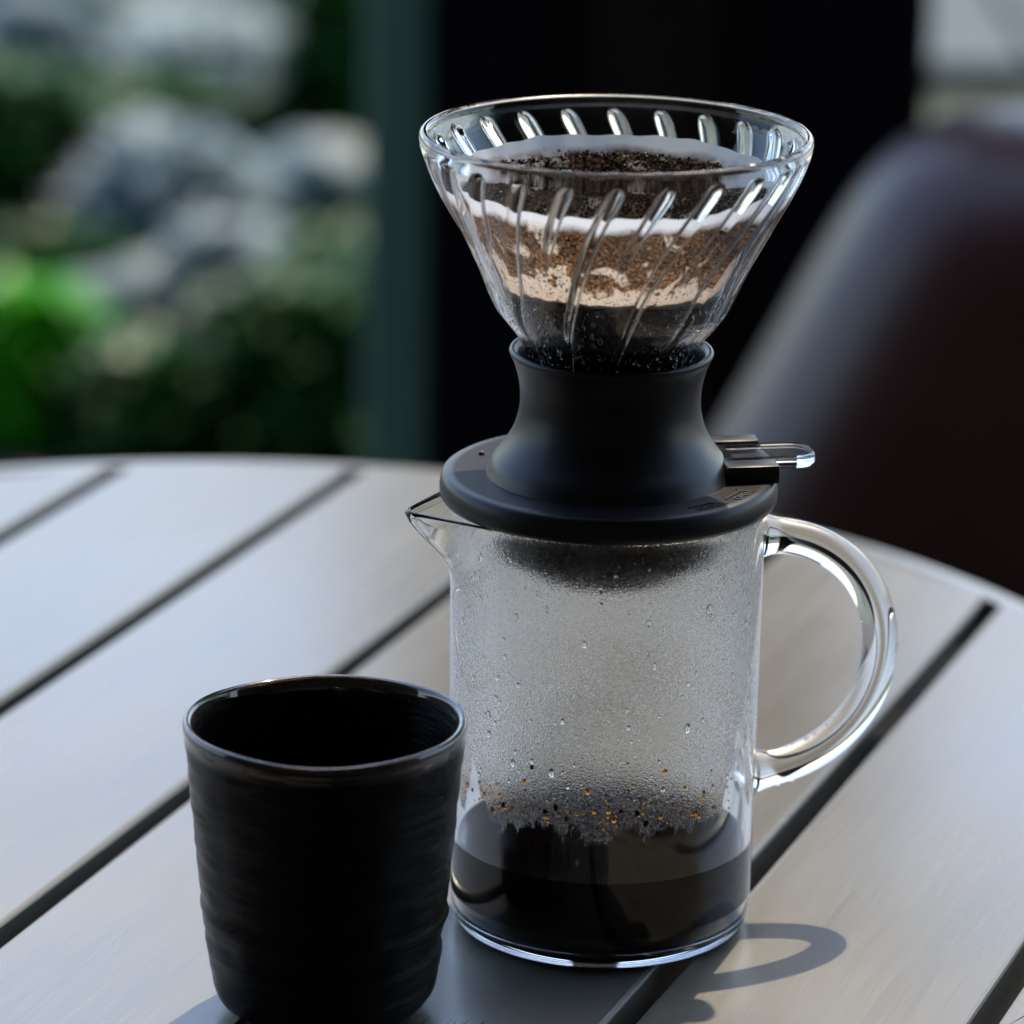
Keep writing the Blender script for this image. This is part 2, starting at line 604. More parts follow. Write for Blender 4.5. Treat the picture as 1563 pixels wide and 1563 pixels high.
def paver_mat():
    mm, nt, b = mat("green_grey_paver")
    v = coords(nt)
    c = ramp(nt, noise_tex(nt, v, 12, 5, 0.7), [(0.3, (0.015, 0.028, 0.026)), (0.7, (0.055, 0.08, 0.078))])
    nt.links.new(c, b.inputs["Base Color"])
    b.inputs["Roughness"].default_value = 0.6
    b.inputs["Specular IOR Level"].default_value = 0.3
    return mm
M_PAVER = paver_mat()
def ground_mat():
    mm, nt, b = mat("garden_ground")
    v = coords(nt)
    n = noise_tex(nt, v, 3.0, 6, 0.7)
    c = ramp(nt, n, [(0.35, (0.012, 0.026, 0.012)), (0.55, (0.03, 0.05, 0.028)), (0.7, (0.10, 0.11, 0.10))])
    nt.links.new(c, b.inputs["Base Color"])
    b.inputs["Roughness"].default_value = 0.7
    bump(nt, b, noise_tex(nt, v, 40, 5), 0.6, 0.03)
    return mm
M_GROUND = ground_mat()

def dark_wood(name, a, b_, rough=0.5):
    mm, nt, b = mat(name)
    v = coords(nt, (1, 1, 0.08))
    c = ramp(nt, noise_tex(nt, v, 40, 5, 0.7), [(0.3, a), (0.7, b_)])
    nt.links.new(c, b.inputs["Base Color"])
    b.inputs["Roughness"].default_value = rough
    bump(nt, b, noise_tex(nt, v, 80, 4), 0.3, 0.002)
    return mm
M_PILLAR = dark_wood("charred_wood", (0.002, 0.0015, 0.0015), (0.005, 0.004, 0.004), 0.9)
M_PANEL = dark_wood("brown_wood", (0.008, 0.005, 0.004), (0.016, 0.010, 0.008), 0.9)
M_DECK = dark_wood("dark_deck", (0.010, 0.008, 0.007), (0.022, 0.017, 0.014), 0.7)
M_WALL = dark_wood("warm_plaster", (0.13, 0.095, 0.065), (0.19, 0.14, 0.095), 0.8)
M_FRAME = dark_wood("grey_green_paint", (0.10, 0.20, 0.14), (0.15, 0.26, 0.18), 0.4)
M_METAL = dark_wood("dark_iron", (0.02, 0.02, 0.02), (0.035, 0.033, 0.03), 0.45)

for m_ in (M_PILLAR, M_PANEL):
    m_.node_tree.nodes["Principled BSDF"].inputs["Specular IOR Level"].default_value = 0.08
def leather():
    mm, nt, b = mat("brown_leather")
    v = coords(nt)
    c = ramp(nt, noise_tex(nt, v, 6, 4), [(0.3, (0.035, 0.010, 0.008)), (0.7, (0.065, 0.019, 0.014))])
    nt.links.new(c, b.inputs["Base Color"])
    b.inputs["Roughness"].default_value = 0.40
    b.inputs["IOR"].default_value = 1.6
    bump(nt, b, voro(nt, v, 300), 0.2, 0.001)
    return mm
M_LEATHER = leather()

# ================================================================== SETTING
GZ = -0.74
gv = [(-150, -150, GZ), (150, -150, GZ), (150, 250, GZ), (-150, 250, GZ)]
gr = mesh_obj("ground", gv, [[0, 1, 2, 3]], M_GROUND, smooth=False)
tag(gr, kind="structure")
bm = bmesh.new()
add_box(bm, (0.3, -0.3, GZ + 0.005), (7.0, 6.9, 0.010 + 0.03))
dk = bm_obj("terrace_floor", bm, M_DECK, smooth=False)
tag(dk, kind="structure")
# roof over the terrace and the wall behind it: they keep the light from the garden side only
bm = bmesh.new()
add_box(bm, (0, -2.45, 1.72), (7.4, 4.9, 0.12))
tag(bm_obj("terrace_ceiling", bm, M_WALL, smooth=False), kind="structure")
bm = bmesh.new()
add_box(bm, (0, -3.4, 0.45), (7.2, 0.14, 2.42))
add_box(bm, (-3.4, -1.9, 0.45), (0.14, 2.84, 2.42))
add_box(bm, (3.4, -1.9, 0.45), (0.14, 2.84, 2.42))
tag(bm_obj("rear_wall", bm, M_WALL, smooth=False), kind="structure")

# dark pillar behind the table
p_l, p_r = at(665, 700, GZ), at(1390, 700, GZ)
PY = 2.05
SH = -0.011
sc_ = (PY + 1.218) / (p_l.y + 1.218)
xl = CAM.x + (p_l.x - CAM.x) * sc_ + SH
xr = CAM.x + (p_r.x - CAM.x) * sc_
pil = thing("pillar", "wide near-black timber pillar rising behind the glass dripper", "pillar", ((xl + xr) / 2, PY, GZ))
bm = bmesh.new()
add_box(bm, (0, 0.08, 1.25), (xr - xl, 0.16, 2.42), bev=0.006)
bm_obj("shaft", bm, M_PILLAR, pil, smooth=False)
bm = bmesh.new()
add_box(bm, (-0.02, -0.008, 1.25), (0.10, 0.02, 2.40), bev=0.003)
bm_obj("front_board", bm, M_PANEL, pil, smooth=False)

bm = bmesh.new()  # unseen slab over the armchair, added to keep the sun's glint off it
add_box(bm, (1.05, PY + 0.35, 1.76), (2.5, 1.7, 0.07))
tag(bm_obj("added_shade_canopy", bm, M_WALL, smooth=False), kind="structure")

# grey-green door post left of the pillar
fp = thing("door_post", "thin grey-green painted post standing left of the dark pillar", "post", (xl - 0.020, PY + 0.20, GZ))
bm = bmesh.new()
add_box(bm, (0, 0, 1.25), (0.066, 0.05, 2.42), bev=0.004)
bm_obj("shaft", bm, M_FRAME, fp, smooth=False)
bm = bmesh.new()
add_box(bm, (0, 0, 0.03), (0.074, 0.07, 0.06), bev=0.004)
bm_obj("foot_plate", bm, M_METAL, fp, smooth=False)

# ------------------------------------------------------------------ garden
def boulder(px, py, size, flat, seed, label):
    p = at(px, py, GZ)
    v, f = [], []
    bm = bmesh.new()
    bmesh.ops.create_icosphere(bm, subdivisions=4, radius=1.0)
    for x in bm.verts:
        c = x.co.copy()
        k = 1 + 0.32 * noise.noise(c * 1.4 + Vector((seed, 0, 0))) + 0.08 * noise.noise(c * 5 + Vector((0, seed, 0)))
        x.co = Vector((c.x * k * size, c.y * k * size * 0.8, max(c.z * k, -0.35) * size * flat + size * flat * 0.30))
    o = bm_obj("boulder", bm, M_STONE, None)
    o.location = (p.x, p.y, GZ)
    tag(o, label, "boulder", "pale boulders in the garden")
    return o

def shrub(px, py, rad, ht, n, leafm, seed, label, leaf=0.035, depth_z=GZ, stems=7):
    p = at(px, py, depth_z)
    rnd = random.Random(seed)
    root = thing("garden_shrub", label, "shrub", (p.x, p.y, GZ), group="leafy shrubs in the garden")
    verts, faces = [], []
    for s in range(stems):
        a = rnd.uniform(0, 2 * pi); r = rnd.uniform(0.3, 0.8) * rad
        tv, tf = tube([(0, 0, -0.02), (cos(a) * r * 0.3, sin(a) * r * 0.3, ht * 0.4), (cos(a) * r, sin(a) * r, ht * 0.8)], [0.008, 0.006, 0.003], 6)
        o_ = len(verts); verts += tv; faces += [[i + o_ for i in f] for f in tf]
    mesh_obj("stems", verts, faces, M_METAL, root)
    verts, faces = [], []
    for i in range(n):
        a = rnd.uniform(0, 2 * pi); u = rnd.random() ** 0.5; zz = rnd.random()
        clump = 0.75 + 0.35 * noise.noise(Vector((cos(a) * 2, sin(a) * 2, zz * 3 + seed)))
        rr = rad * u * clump * sqrt(max(0.05, 1 - (zz * 1.1 - 0.35) ** 2 * 1.4))
        c = Vector((cos(a) * rr, sin(a) * rr, ht * (0.08 + zz * 0.92)))
        d = Vector((cos(a) + rnd.uniform(-.7, .7), sin(a) + rnd.uniform(-.7, .7), rnd.uniform(-.3, 1.0))).normalized()
        s = d.cross(Vector((0, 0, 1))).normalized()
        L = leaf * rnd.uniform(0.7, 1.4); W = L * 0.28
        b0 = len(verts)
        verts += [tuple(c - d * L * .5), tuple(c + s * W + d * 0.0), tuple(c + d * L * .6 - Vector((0, 0, L * .12))), tuple(c - s * W)]
        faces.append([b0, b0 + 1, b0 + 2]); faces.append([b0, b0 + 2, b0 + 3])
    mesh_obj("foliage", verts, faces, leafm, root, smooth=False, fix=False)
    return root

boulder(250, 345, 0.135, 0.75, 1.3, "broad pale boulder at the middle of the garden, left of the post")
boulder(300, 130, 0.16, 0.55, 5.1, "grey boulder higher up in the garden behind dark foliage")
boulder(420, 10, 0.12, 0.6, 9.4, "bluish boulder at the top of the picture near the shrubs")
boulder(50, 50, 0.13, 0.9, 13.7, "pale green-grey boulder in the upper left corner")
boulder(330, 430, 0.10, 0.6, 17.2, "smaller grey boulder right of the broad one")
boulder(200, 480, 0.08, 0.6, 21.9, "low grey boulder in front of the broad one")
boulder(490, 330, 0.09, 0.9, 25.5, "mauve-grey boulder close to the grey-green post")
shrub(50, 700, 0.10, 0.18, 900, M_LEAF2, 3, "bright green leafy plant at the lower left, just beyond the table", leaf=0.06)
shrub(180, 230, 0.24, 0.09, 1800, M_LEAF, 4, "dark low shrub between the two upper boulders", leaf=0.06)
M_LEAF_GLINT = leaf_mat("highlight_leaf", (0.16, 0.24, 0.25), (0.34, 0.42, 0.46))  # highlights on the foliage are put into this pale leaf colour
shrub(250, 400, 0.15, 0.16, 700, M_LEAF_GLINT, 31, "leafy plant with highlights painted pale blue-green over the broad boulder in the middle of the garden", leaf=0.05)
shrub(300, 170, 0.16, 0.12, 600, M_LEAF_GLINT, 32, "leafy plant with highlights painted pale blue-green over the upper grey boulder", leaf=0.05)
shrub(60, 130, 0.12, 0.13, 500, M_LEAF_GLINT, 33, "leafy plant with highlights painted pale in the upper left corner of the garden", leaf=0.05)
shrub(330, 500, 0.09, 0.12, 400, M_LEAF_GLINT, 34, "leafy plant with highlights painted pale standing just above the dark spreading shrub", leaf=0.04)
shrub(180, 610, 0.04, 0.07, 160, M_LEAF_GLINT, 35, "small plant with highlights painted pale teal right of the bright green one", leaf=0.035)
shrub(370, 640, 0.05, 0.06, 60, M_LEAF_GLINT, 36, "few leaves with highlights painted pale among the dark spreading shrub", leaf=0.035)
shrub(110, 440, 0.13, 0.07, 900, M_LEAF, 10, "flat dark ground-hugging shrub in front of the broad boulder, left side", leaf=0.05)
shrub(420, 235, 0.12, 0.07, 900, M_LEAF, 12, "small dark shrub right of and above the broad boulder", leaf=0.05)
shrub(20, 330, 0.16, 0.19, 1600, M_LEAF, 5, "dark green shrub at the left edge of the picture", leaf=0.06)
shrub(530, 240, 0.12, 0.26, 1500, M_LEAF, 6, "tall dark green shrub beside the grey-green post", leaf=0.06)
shrub(480, 720, 0.17, 0.20, 2200, M_LEAF, 7, "dark spreading shrub beyond the table, left of the post", leaf=0.06)
shrub(250, 740, 0.13, 0.15, 1200, M_LEAF, 8, "dark green shrub between the bright plant and the spreading shrub", leaf=0.05)
shrub(520, 560, 0.12, 0.15, 1200, M_LEAF, 9, "dark shrub at the foot of the smaller boulders", leaf=0.05)

# pale paving seen right of the pillar
pv = thing("paving", "pale grey-green stone paving far behind the armchair", "paving", (1.3, 6.2, GZ))
rnd = random.Random(11)
base_slab = None
for i in range(6):
    for j in range(6):
        if base_slab is None:
            bm = bmesh.new()
            add_box(bm, (0, 0, 0), (0.385, 0.385, 0.05), bev=0.008, segs=1)
            base_slab = bm_obj("slab", bm, M_PAVER, pv, smooth=False)
            o = base_slab
        else:
            o = base_slab.copy(); COL.objects.link(o); o.parent = pv
        o.location = ((i - 1.9) * 0.4, (j - 2.5) * 0.4, 0.02 + rnd.uniform(0, 0.006))

# ------------------------------------------------------------------ leather armchair
AY = 1.15
ach = thing("armchair", "dark brown leather armchair with a rounded sloping back, behind the table on the right", "armchair", (0.45, AY, GZ))
def extruded(name, prof, y0, y1, bev, parent, material):
    bm = bmesh.new()
    va = [bm.verts.new((x, y0, z)) for x, z in prof]
    vb = [bm.verts.new((x, y1, z)) for x, z in prof]
    n = len(prof)
    bm.faces.new(va)
    bm.faces.new(vb[::-1])
    for i in range(n):
        bm.faces.new((va[i], vb[i], vb[(i + 1) % n], va[(i + 1) % n]))
    bmesh.ops.recalc_face_normals(bm, faces=bm.faces)
    es = [e for e in bm.edges if abs(e.verts[0].co.y - e.verts[1].co.y) < 1e-6]
    bmesh.ops.bevel(bm, geom=es, offset=bev, segments=6, affect='EDGES', profile=0.5)
    return bm_obj(name, bm, material, parent)
# outline of the side of the chair, found from where it passes in the picture at this distance
def at_y(px, py, Y):
    d = (right * (px - 781.5) - up * (py - 781.5) + fwd * F_PX).normalized()
    t = (Y - CAM.y) / d.y
    return CAM + d * t
ctrl = [(940, 900), (1010, 770), (1085, 640), (1165, 500), (1250, 350), (1325, 240), (1415, 172), (1520, 148), (1640, 156), (1760, 205), (1850, 320), (1880, 500)]
pr = []
for px, py in ctrl:
    q = at_y(px, py, AY + 0.15)
    pr.append((q.x - 0.45, q.z - GZ))
pr = smooth_profile(pr, 4)
pr = pr + [(pr[-1][0], 0.16), (pr[0][0], 0.16)]
extruded("back_shell", pr, 0.0, 0.20, 0.085, ach, M_LEATHER)
bm = bmesh.new()
add_box(bm, (0.02, -0.06, 0.20), (0.34, 0.30, 0.12), bev=0.04, segs=5)
bm_obj("seat_cushion", bm, M_LEATHER, ach)
xs = (pr[0][0] + 0.04, pr[-2][0] - 0.04)
for lx in xs:
    for ly in (0.05, 0.15):
        v, f = tube([(lx, ly, 0.0), (lx, ly, 0.17)], [0.014, 0.02], 12)
        mesh_obj("leg", v, f, M_PILLAR, ach)

# ================================================================== TABLE
TC = Vector((-0.1371, 0.1446, 0.0))
TR = 0.3535
SD = radians(20.4)                       # slats run this far clockwise from +Y
tbl = thing("round_table", "round garden table of pale greyish slats with narrow dark gaps", "table", (TC.x, TC.y, GZ), -SD)
TZ = -GZ
nrm_ = Vector((cos(SD), -sin(SD), 0))
off0 = TC.dot(nrm_)
gaps = [o - off0 for o in (-0.3455, -0.2547, -0.1612, -0.0640, 0.0325, 0.1293, 0.2262)]
gaps = [gg for gg in gaps if abs(gg) < TR - 0.02]
gaps = sorted(gaps)
GW = 0.0080
RI = TR - 0.016
bounds = [-RI + 0.0008] + [None]
edges = []
prev = -RI + 0.002
for gg in gaps:
    edges.append((prev, gg - GW / 2)); prev = gg + GW / 2
edges.append((prev, RI - 0.002))
TH = 0.019
for (u0, u1) in edges:
    if u1 - u0 < 0.004:
        continue
    us = [(u0, -TH), (u0, -0.0014), (u0 + 0.0004, -0.0005), (u0 + 0.0013, 0.0)]
    k = 14
    for i in range(1, k):
        us.append((u0 + 0.0013 + (u1 - u0 - 0.0026) * i / k, 0.0))
    us += [(u1 - 0.0013, 0.0), (u1 - 0.0004, -0.0005), (u1, -0.0014), (u1, -TH)]
    verts, faces = [], []
    S = 10
    cx = (u0 + u1) / 2
    for (u, z) in us:
        L = sqrt(max(1e-8, RI * RI - u * u))
        for j in range(S + 1):
            verts.append((u - cx, -L + 2 * L * j / S, TZ + z))
    n = len(us)
    for i in range(n - 1):
        for j in range(S):
            a = i * (S + 1) + j
            faces.append([a, a + 1, a + S + 2, a + S + 1])
    for j in range(S):
        a = j; b2 = (n - 1) * (S + 1) + j
        faces.append([a, b2, b2 + 1, a + 1])
    faces.append([i * (S + 1) for i in range(n)])
    faces.append([i * (S + 1) + S for i in range(n)][::-1])
    o = mesh_obj("slat", verts, faces, M_SLAT, tbl, smooth=False)
    o.location = (cx, 0, 0)
prof = [(RI + 0.00005, -TH), (RI + 0.00005, 0.0), (RI + 0.007, 0.0)]
for i in range(1, 9):
    a = pi / 2 * i / 8
    prof.append((TR - 0.009 + 0.009 * sin(a), -0.009 + 0.009 * cos(a)))
prof += [(TR, -TH)]
v, f, _ = lathe([(r, TZ + z) for r, z in prof], 256, closed=True)
rim = mesh_obj("edge_rim", v, f, M_SLAT, tbl)
rim.data.set_sharp_from_angle(angle=radians(40))
v, f, _ = lathe([(0.0, TZ - 0.036), (RI - 0.01, TZ - 0.036), (RI - 0.01, TZ - 0.0305), (0.0, TZ - 0.0305)], 96)  # dark disc added below the slats so the gaps look shaded
mesh_obj("dark_gap_backing", v, f, M_METAL, tbl, smooth=False)
for yy in (-0.17, 0.17):
    bm = bmesh.new()
    add_box(bm, (0, yy, TZ - 0.0247), (0.54, 0.03, 0.0112), bev=0.002)
    bm_obj("crossbar", bm, M_METAL, tbl, smooth=False)
v, f, _ = lathe([(0, 0.025), (0.235, 0.025), (0.235, 0.037), (0.06, 0.045), (0.03, 0.07), (0.03, TZ - 0.0365), (0, TZ - 0.0365)], 48)
mesh_obj("pedestal", v, f, M_METAL, tbl)

# ================================================================== GLASS JUG (coffee server)
PHI = 0.26
jug = thing("glass_server", "clear glass coffee jug with round loop handle, fogged inside, under the black dripper", "coffee jug")
SP = PI_ = pi + PHI
def spout(R):
    def s(r, th, z, base):
        d = (th - SP + pi) % (2 * pi) - pi
        f = sstep(0.106, 0.1335, z)
        f = f * (0.35 + 0.65 * f)
        d = abs(d)
        tip = 0.0635 - (0.0465 - base)
        ha = math.acos(min(1, base / tip))
        # straight lips running tangentially to a rounded tip
        dd = sqrt(d * d + 0.0009)
        if d < ha:
            rs = base / cos(ha - min(ha, dd))
        else:
            rs = base
        return r + (rs - base) * f
    return s
spf = spout(0)
zrim = 0.1325
outer = [(0.0, 0.0), (0.020, 0.0), (0.0385, 0.0), (0.0425, 0.0006), (0.0448, 0.0030), (0.0456, 0.0070), (0.0458, 0.014)]
outer = smooth_profile(outer[2:], 5)
prof = [(0.0, 0.0006), (0.030, 0.0006), (0.036, 0.0)] + outer
nz = 44
for i in range(1, nz + 1):
    z = 0.014 + (zrim - 0.014) * i / nz
    prof.append((0.0458 + 0.0009 * (z - 0.014) / (zrim - 0.014), z))
prof += [(0.0464, zrim + 0.0006), (0.0458, zrim + 0.0009), (0.0452, zrim + 0.0006)]
n_out = len(prof)
inn = []
for i in range(nz + 1):
    z = zrim - (zrim - 0.014) * i / nz
    inn.append((0.0440 + 0.0009 * (z - 0.014) / (zrim - 0.014), z))
prof += inn
prof += smooth_profile([(0.0440, 0.0100), (0.0436, 0.0065), (0.0420, 0.0042), (0.0390, 0.0032), (0.034, 0.003)], 5)
prof += [(0.02, 0.003), (0.0, 0.003)]
def jfn(r, th, z, i):
    base = r
    if z > 0.10:
        r = spf(r, th, z, base)
    return r, th, z
v, f, rows = lathe(prof, 224, jfn)
fm = [1 if (r >= n_out - 1 and r < n_out + nz) else 0 for r in rows]
body = mesh_obj("body", v, f, None, jug, mats=[M_JUG, M_FOG], fmat=fm)
# handle
path, rad = [], []
for i in range(65):
    t = -pi / 2 + pi * i / 64
    e = 0.92
    ct, st = cos(t), sin(t)
    rho = 0.0462 + 0.0412 * (abs(ct) ** e)
    z = 0.0812 + 0.0376 * st
    if i in (0, 64):
        rho = 0.0462
    path.append((rho * cos(PHI), rho * sin(PHI), z))
    q = min(i, 64 - i)
    rad.append(0.0054 + 0.0016 * exp(-(q / 2.0) ** 2))
v, f = tube(path, rad, 40)
mesh_obj("handle", v, f, M_GLASS, jug)

# condensation drops on the inside of the glass and on the lower handle
rnd = random.Random(5)
def drops(name, items, material, parent, kind="stuff", shape=ICO1, label=None):
    verts, faces = [], []
    for (c, s, rz_) in items:
        o_ = len(verts)
        ca, sa = cos(rz_), sin(rz_)
        for q in shape[0]:
            x, y, z = q[0] * s[0], q[1] * s[1], q[2] * s[2] * (1.25 if q[2] < 0 else 1.0)
            verts.append((c[0] + x * ca - y * sa, c[1] + x * sa + y * ca, c[2] + z))
        faces += [[i + o_ for i in ff] for ff in shape[1]]
    o = mesh_obj(name, verts, faces, material, parent, fix=False)
    if kind: o["kind"] = kind
    if label: o["label"] = label
    return o
its = []
for i in range(420):
    a = rnd.uniform(-pi, 0.0) if i % 5 else rnd.uniform(0, pi)
    z = rnd.uniform(0.054, 0.128)
    r = 0.0440 + 0.0009 * (z - 0.014) / 0.118
    s = 0.00022 + 0.00055 * rnd.random() ** 5
    if i % 11 == 0: s = 0.0006 + 0.0006 * rnd.random()
    its.append(((r * cos(a), r * sin(a), z), (s * 0.55, s, s * rnd.uniform(1.0, 1.7)), a))
drops("condensation_drops", its, M_WATER, jug, shape=ICO2)
its = []
for i in range(150):
    a = -pi / 2 + rnd.gauss(0, 0.55)
    z = 0.0455 + abs(rnd.gauss(0, 0.0060))
    r = 0.0441
    s = 0.00026 + 0.00062 * rnd.random() ** 2.2
    its.append(((r * cos(a), r * sin(a), z), (s * 0.5, s, s * rnd.uniform(0.9, 1.3)), a))
M_AMBER = clear_glass("amber_drop", 0.0, 1.34, (0.75, 0.42, 0.12, 1))
drops("coffee_splashes", its[:95], M_AMBER, jug, shape=ICO2, label="amber coffee droplets just above the coffee")
drops("dark_splashes", its[95:], M_COFFEE, jug, shape=ICO2, label="near-black coffee specks just above the coffee")
its = []
for i in range(26):
    t = rnd.uniform(-pi / 2 + 0.05, -0.75)
    rho = 0.0462 + 0.0412 * abs(cos(t)) ** 0.92
    z = 0.0812 + 0.0376 * sin(t)
    side = rnd.choice((-1, 1, 1))
    nx, nz2 = cos(t), sin(t)
    s = rnd.uniform(0.0003, 0.0007)
    p = ((rho + nx * 0.0053 * side) * cos(PHI), (rho + nx * 0.0053 * side) * sin(PHI) - rnd.uniform(0, 0.001), z + nz2 * 0.0053 * side)
    its.append((p, (s, s, s), 0))
drops("handle_drops", its, M_WATER, jug, shape=ICO2)

# coffee in the jug
cz = 0.0275
prof = [(0.0, 0.0031), (0.0385, 0.0033), (0.0425, 0.0050), (0.0438, 0.0085), (0.0441, 0.012), (0.04415, cz + 0.0008), (0.0437, cz + 0.0003), (0.0428, cz), (0.03, cz), (0.0, cz)]
v, f, rows = lathe(prof, 160)
cof = mesh_obj("brewed_coffee", v, f, None, None, mats=[M_COFFEE, M_COFFEE_SIDE], fmat=[1 if r < 5 else 0 for r in rows])
tag(cof, "black coffee filling the bottom fifth of the glass jug", "coffee")
# ================================================================== DRIPPER
dr = thing("coffee_dripper", "ribbed glass cone dripper on a flared black silicone base, set on the jug", "coffee dripper", (0, 0, 0.0))
# glass cone with 24 swirled ribs
outp = [(0.0225, 0.170), (0.0268, 0.1815), (0.0341, 0.192), (0.0401, 0.2055), (0.0462, 0.2174), (0.0512, 0.2265), (0.0548, 0.2340), (0.0566, 0.2390), (0.0571, 0.2420)]
outs = smooth_profile(outp, 16)
def thick(z): return 0.0022 + 0.0006 * sstep(0.236, 0.242, z)
inns = [(r - thick(z), z) for r, z in outs][::-1]
lip = [(0.0569, 0.2432), (0.0561, 0.2439), (0.0551, 0.2438), (0.0544, 0.2430)]
prof = outs + lip + inns
n_o = len(outs)
NR = 24
def ribval(th, z):
    best = 0.0
    zt = 0.2395
    if z > zt or z < 0.171:
        return 0.0
    tw = -0.60 * ((0.2395 - z) / 0.0685)          # falling angle on the way down
    r_here = 0.0225 + (z - 0.170) * 0.5
    step = 2 * pi / NR
    u = (th - tw) / step
    k = math.floor(u + 0.5)
    d = abs(u - k) * step * r_here
    long_ = (k % 2 == 0)
    zend = 0.1712 if long_ else 0.2065
    t = (zt - z) / (zt - zend)
    if t < 0 or t > 1:
        return 0.0
    w_ = 0.0030 * (1 - t) + 0.0008 * t
    w_ *= sqrt(max(0.0, 1 - max(0, (z - (zt - 0.0045)) / 0.0045) ** 2))
    if not long_:
        w_ *= min(1, (1 - t) * 3.0)
    if w_ < 1e-5 or d > w_:
        return 0.0
    x = d / w_
    return (1 - x * x) ** 1.8 * min(1.0, w_ / 0.0018)
def cone_fn(r, th, z, i):
    if i < n_o:
        r2 = r + 0.0004 * ribval(th, z)
    elif i >= n_o + len(lip):
        r2 = r - 0.0024 * ribval(th, z)
    else:
        r2 = r
    return r2, th, z
v, f, _ = lathe(prof, 24 * 34, cone_fn, closed=True)
gc = mesh_obj("glass_cone", v, f, M_GLASS, dr)
gc.cycles.is_caustics_caster = True

# silicone collar
cp = [(0.0365, 0.1412), (0.0358, 0.1428), (0.0345, 0.1456), (0.0312, 0.1500), (0.0284, 0.1550), (0.0268, 0.1610), (0.0267, 0.1660), (0.0273, 0.1705), (0.0286, 0.1750), (0.0298, 0.1775)]
cps = smooth_profile(cp, 6)
prof = cps + [(0.0301, 0.1783), (0.0298, 0.1790), (0.0290, 0.1791), (0.0280, 0.1788), (0.0272, 0.1776), (0.0262, 0.1750), (0.0250, 0.1712), (0.0238, 0.1690), (0.0222, 0.1680), (0.010, 0.1675), (0.0, 0.1675)]
v, f, _ = lathe(prof, 160)
mesh_obj("collar", v, f, M_SILI, dr)
# round base plate
pp_ = [(0.0, 0.1334), (0.0478, 0.1334), (0.0492, 0.1338), (0.0500, 0.1350), (0.0501, 0.1372), (0.0498, 0.1395), (0.0492, 0.1410), (0.0482, 0.1416), (0.0455, 0.1416), (0.0370, 0.1414), (0.0, 0.1414)]
v, f, _ = lathe(pp_, 192)
plate = mesh_obj("base_plate", v, f, M_SILI, dr)
plate.data.set_sharp_from_angle(angle=radians(50))
v, f, _ = lathe([(0, 0.1125), (0.0225, 0.1115), (0.0235, 0.1120), (0.024, 0.1135), (0.024, 0.1160), (0.0320, 0.1170), (0.0330, 0.1180), (0.0334, 0.120), (0.0336, 0.1335), (0, 0.1335)], 96)
pl = mesh_obj("plug", v, f, M_SILI, dr)
pl.data.set_sharp_from_angle(angle=radians(50))
# moulded letters and marks on the plate: sub-parts
TEXTZ = 0.14155
def flat_text(body_, pos, ang, size, name):
    cu = bpy.data.curves.new(name, 'FONT')
    cu.body = body_
    cu.size = size
    cu.align_x = 'CENTER'; cu.align_y = 'CENTER'
    cu.extrude = 0.00025
    cu.offset = 0.00013
    tmp = bpy.data.objects.new("tmp", cu)
    COL.objects.link(tmp)
    bpy.context.view_layer.update()
    me = bpy.data.meshes.new_from_object(tmp)
    bpy.data.objects.remove(tmp)
    me.materials.clear()
    me.materials.append(M_INK)
    o = bpy.data.objects.new(name, me)
    COL.objects.link(o)
    o.parent = plate
    o.location = (pos[0], pos[1], TEXTZ)
    o.rotation_euler = (0, 0, ang)
    return o
aC = atan2(-0.0352, 0.0290)
aO = atan2(-0.0232, 0.0390)
RT = 0.0452
for txt, a, name in (("CLOSE", aC, "close_lettering"), ("OPEN", aO, "open_lettering")):
    flat_text(txt, (RT * cos(a), RT * sin(a)), a + pi / 2 , 0.0036, name)
def strokes(name, a, flip):
    """bent lever mark above each word: a long bar, a short slanted end and a thin arrow."""
    bm = bmesh.new()
    e_r = Vector((cos(a), sin(a), 0)); e_t = Vector((-sin(a), cos(a), 0))
    def bar(p0, p1, w_):
        p0 = e_t * p0[0] - e_r * p0[1] + e_r * RT; p1 = e_t * p1[0] - e_r * p1[1] + e_r * RT
        d = (p1 - p0); L = d.length; mid = (p0 + p1) / 2
        add_box(bm, (mid.x, mid.y, TEXTZ), (L, w_, 0.0006), atan2(d.y, d.x))
    bar((-0.0062, 0.0027), (0.0026, 0.0029), 0.0006)
    bar((0.0025, 0.0030), (0.0062, -0.0006), 0.0006)
    if flip:
        bar((-0.0060, 0.0030), (-0.0015, 0.0058), 0.00035)
    else:
        bar((0.0030, 0.0030), (0.0052, 0.0052), 0.00035)
    o = bm_obj(name, bm, M_INK, plate, smooth=False)
strokes("lever_mark", aC, True)
strokes("lever_mark", aO, False)
